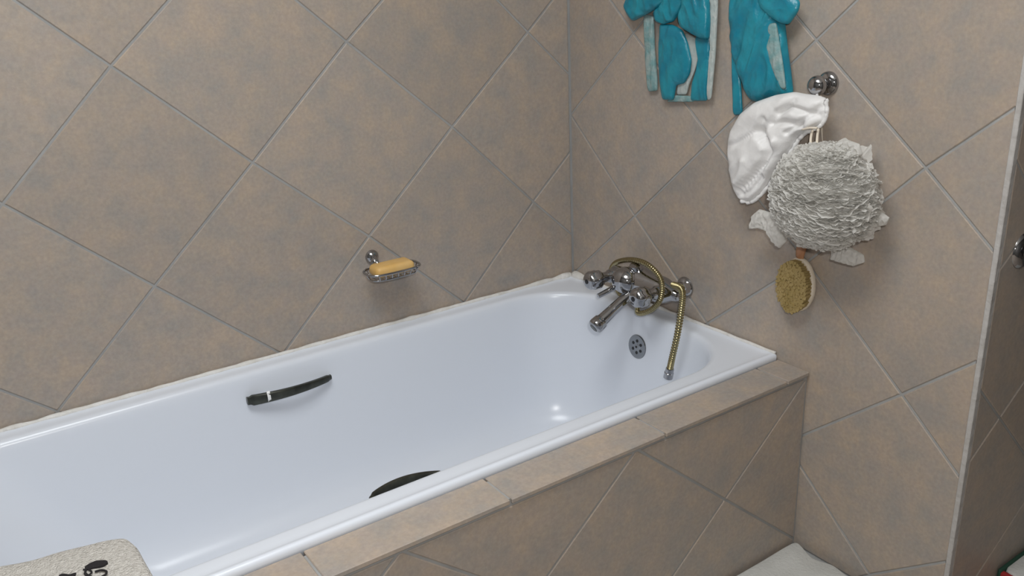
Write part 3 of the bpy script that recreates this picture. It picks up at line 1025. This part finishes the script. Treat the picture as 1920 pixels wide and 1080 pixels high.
def dense(pts, n, sm=1):
    L = [0]
    for i in range(len(pts)):
        q = pts[(i + 1) % len(pts)]
        L.append(L[-1] + math.hypot(q[0] - pts[i][0], q[1] - pts[i][1]))
    out = []
    for k in range(n):
        s = L[-1] * k / n
        i = max(j for j in range(len(pts)) if L[j] <= s)
        t = (s - L[i]) / max(1e-9, L[i + 1] - L[i]); q = pts[(i + 1) % len(pts)]
        out.append((pts[i][0] + (q[0] - pts[i][0]) * t, pts[i][1] + (q[1] - pts[i][1]) * t))
    for _ in range(sm):
        out = [((out[i - 1][0] + 2 * out[i][0] + out[(i + 1) % n][0]) / 4, (out[i - 1][1] + 2 * out[i][1] + out[(i + 1) % n][1]) / 4) for i in range(n)]
    return out


mp = [at(*p, 2, 0.016) for p in [(1350, 1080), (1420, 1041), (1466, 1014), (1481, 1006), (1494, 1009), (1508, 1030), (1520, 1045), (1538, 1052), (1560, 1056), (1574, 1067), (1592, 1082)]]
pl = [(-0.62, -0.834)] + [(min(p.x, -0.003), min(p.y, -0.834)) for p in mp] + [(-0.03, -1.10), (-0.05, -1.20), (-0.09, -1.26), (-0.60, -1.28), (-0.64, -1.24)]
tag(obj('bath_mat', *slab(dense(pl, 200, 2), 0.0005, 0.017, 0.005, 0.002), M['mat_white'], smooth=50), 'plain white bath mat with rounded corners against the tiled bath surround', 'bath mat')
p0 = at(1874, 1067, 1, YE - 0.006)
mt = thing('floor_mat', 'thick folded white mat with red and green binding below the shaded return wall', 'floor mat', (p0.x + 0.2, YE - 0.2, 0))
x0, y0, zm = p0.x, YE - 0.004, p0.z
obj('lower_fold', *slab(dense([(x0 + 0.006, y0 - 0.004), (x0 + 0.55, y0 - 0.004), (x0 + 0.55, y0 - 0.40), (x0 + 0.006, y0 - 0.40)], 120, 1), 0.0005, zm * 0.5, 0.004, 0.001), M['mat_white'], mt, smooth=50)
obj('upper_fold', *slab(dense([(x0 + 0.006, y0 - 0.008), (x0 + 0.55, y0 - 0.008), (x0 + 0.55, y0 - 0.40), (x0 + 0.006, y0 - 0.40)], 120, 1), zm * 0.5 + 0.0005, zm, 0.004, 0.001), M['mat_white'], mt, smooth=50)
obj('red_binding', *box(x0 - 0.002, x0 + 0.010, y0 - 0.40, y0 - 0.004, 0.0005, zm - 0.004, 0.004, 2), M['red'], mt, label='red binding', smooth=50)
obj('green_binding', *box(x0 - 0.002, x0 + 0.55, y0 - 0.008, y0 + 0.001, 0.0005, zm - 0.0005, 0.003, 2), M['green'], mt, label='green binding', smooth=50)

# ------------------------------------------------------------------ folded towel on the rim
ZT0, ZT1 = RIM + 0.001, RIM + 0.062
tw = thing('folded_towel', 'cream terry towel with black floral embroidery folded on the bath rim', 'towel', (-1.55, -0.75, ZT0))
tp = [at(*p, 2, ZT1) for p in [(-60, 1074), (0, 1058), (75, 1044), (150, 1021), (200, 1008), (238, 1004), (256, 1018), (270, 1046), (290, 1080), (306, 1112)]]
pl = [(p.x, p.y) for p in tp]
pl = pl + [(-1.352, -0.872), (-1.60, -0.872), (-1.705, -0.868), (-1.71, pl[0][1])]
for i, (a, b) in enumerate(((ZT0, ZT0 + 0.020), (ZT0 + 0.0205, ZT0 + 0.041), (ZT0 + 0.0415, ZT1))):
    cx_, cy_ = -1.53, -0.76
    s = (0.95, 0.975, 1.0)[i]
    q = [(cx_ + (x - cx_) * s, cy_ + (y - cy_) * s) for x, y in pl]
    obj('fold', *slab(dense(q, 200, 2), a, b, 0.008, 0.0035 if i == 2 else 0.001, 3.0), M['terry'], tw, smooth=60)


def motif(px, name='embroidery', w=None):
    P = [at(*p, 2, ZT1 + 0.0026) for p in px]
    if w:
        obj(name, *tube(spline(P, 40), w, 6), M['thread'], tw, smooth=1)
        return
    q = dense([(p.x, p.y) for p in P], 40, 1)
    V = [(x, y, ZT1 - 0.003) for x, y in q] + [(x, y, ZT1 + 0.0028) for x, y in q]
    n = len(q)
    F = [list(range(n)), [n + i for i in range(n)]] + [[i, (i + 1) % n, n + (i + 1) % n, n + i] for i in range(n)]
    obj(name, V, F, M['thread'], tw)


motif([(158, 1063), (168, 1056), (180, 1051), (198, 1050), (203, 1053), (194, 1060), (176, 1064), (162, 1068)])
motif([(110, 1078), (118, 1075), (130, 1077), (143, 1073), (142, 1078), (128, 1084), (112, 1085)])
motif([(162, 1067), (160, 1074), (170, 1081), (186, 1083), (198, 1077), (199, 1071), (190, 1069), (178, 1072)], w=0.0016)
motif([(156, 1068), (166, 1068), (172, 1073), (164, 1079), (158, 1075)], w=0.0013)

# ------------------------------------------------------------------ ceiling lamp (out of the picture)
cl_ = thing('ceiling_lamp', 'round opal ceiling lamp over the bathroom floor', 'lamp', (LAMP.x, LAMP.y, CEIL))
obj('base', *lathe((LAMP.x, LAMP.y, CEIL), (0, 0, -1), [(0, 0.50), (0.02, 0.50), (0.025, 0.49)], 48), M['chrome'], cl_, smooth=40)
gm = mat('lamp_opal', (0.95, 0.95, 0.95), 0.4)
gm.node_tree.nodes['Principled BSDF'].inputs['Emission Color'].default_value = (0.96, 0.98, 1, 1)
gm.node_tree.nodes['Principled BSDF'].inputs['Emission Strength'].default_value = 2.0
obj('opal_shade', *lathe((LAMP.x, LAMP.y, CEIL - 0.024), (0, 0, -1), [(0, 0.485), (0.03, 0.482), (0.05, 0.465), (0.064, 0.40), (0.070, 0.03)], 48), gm, cl_, smooth=1)
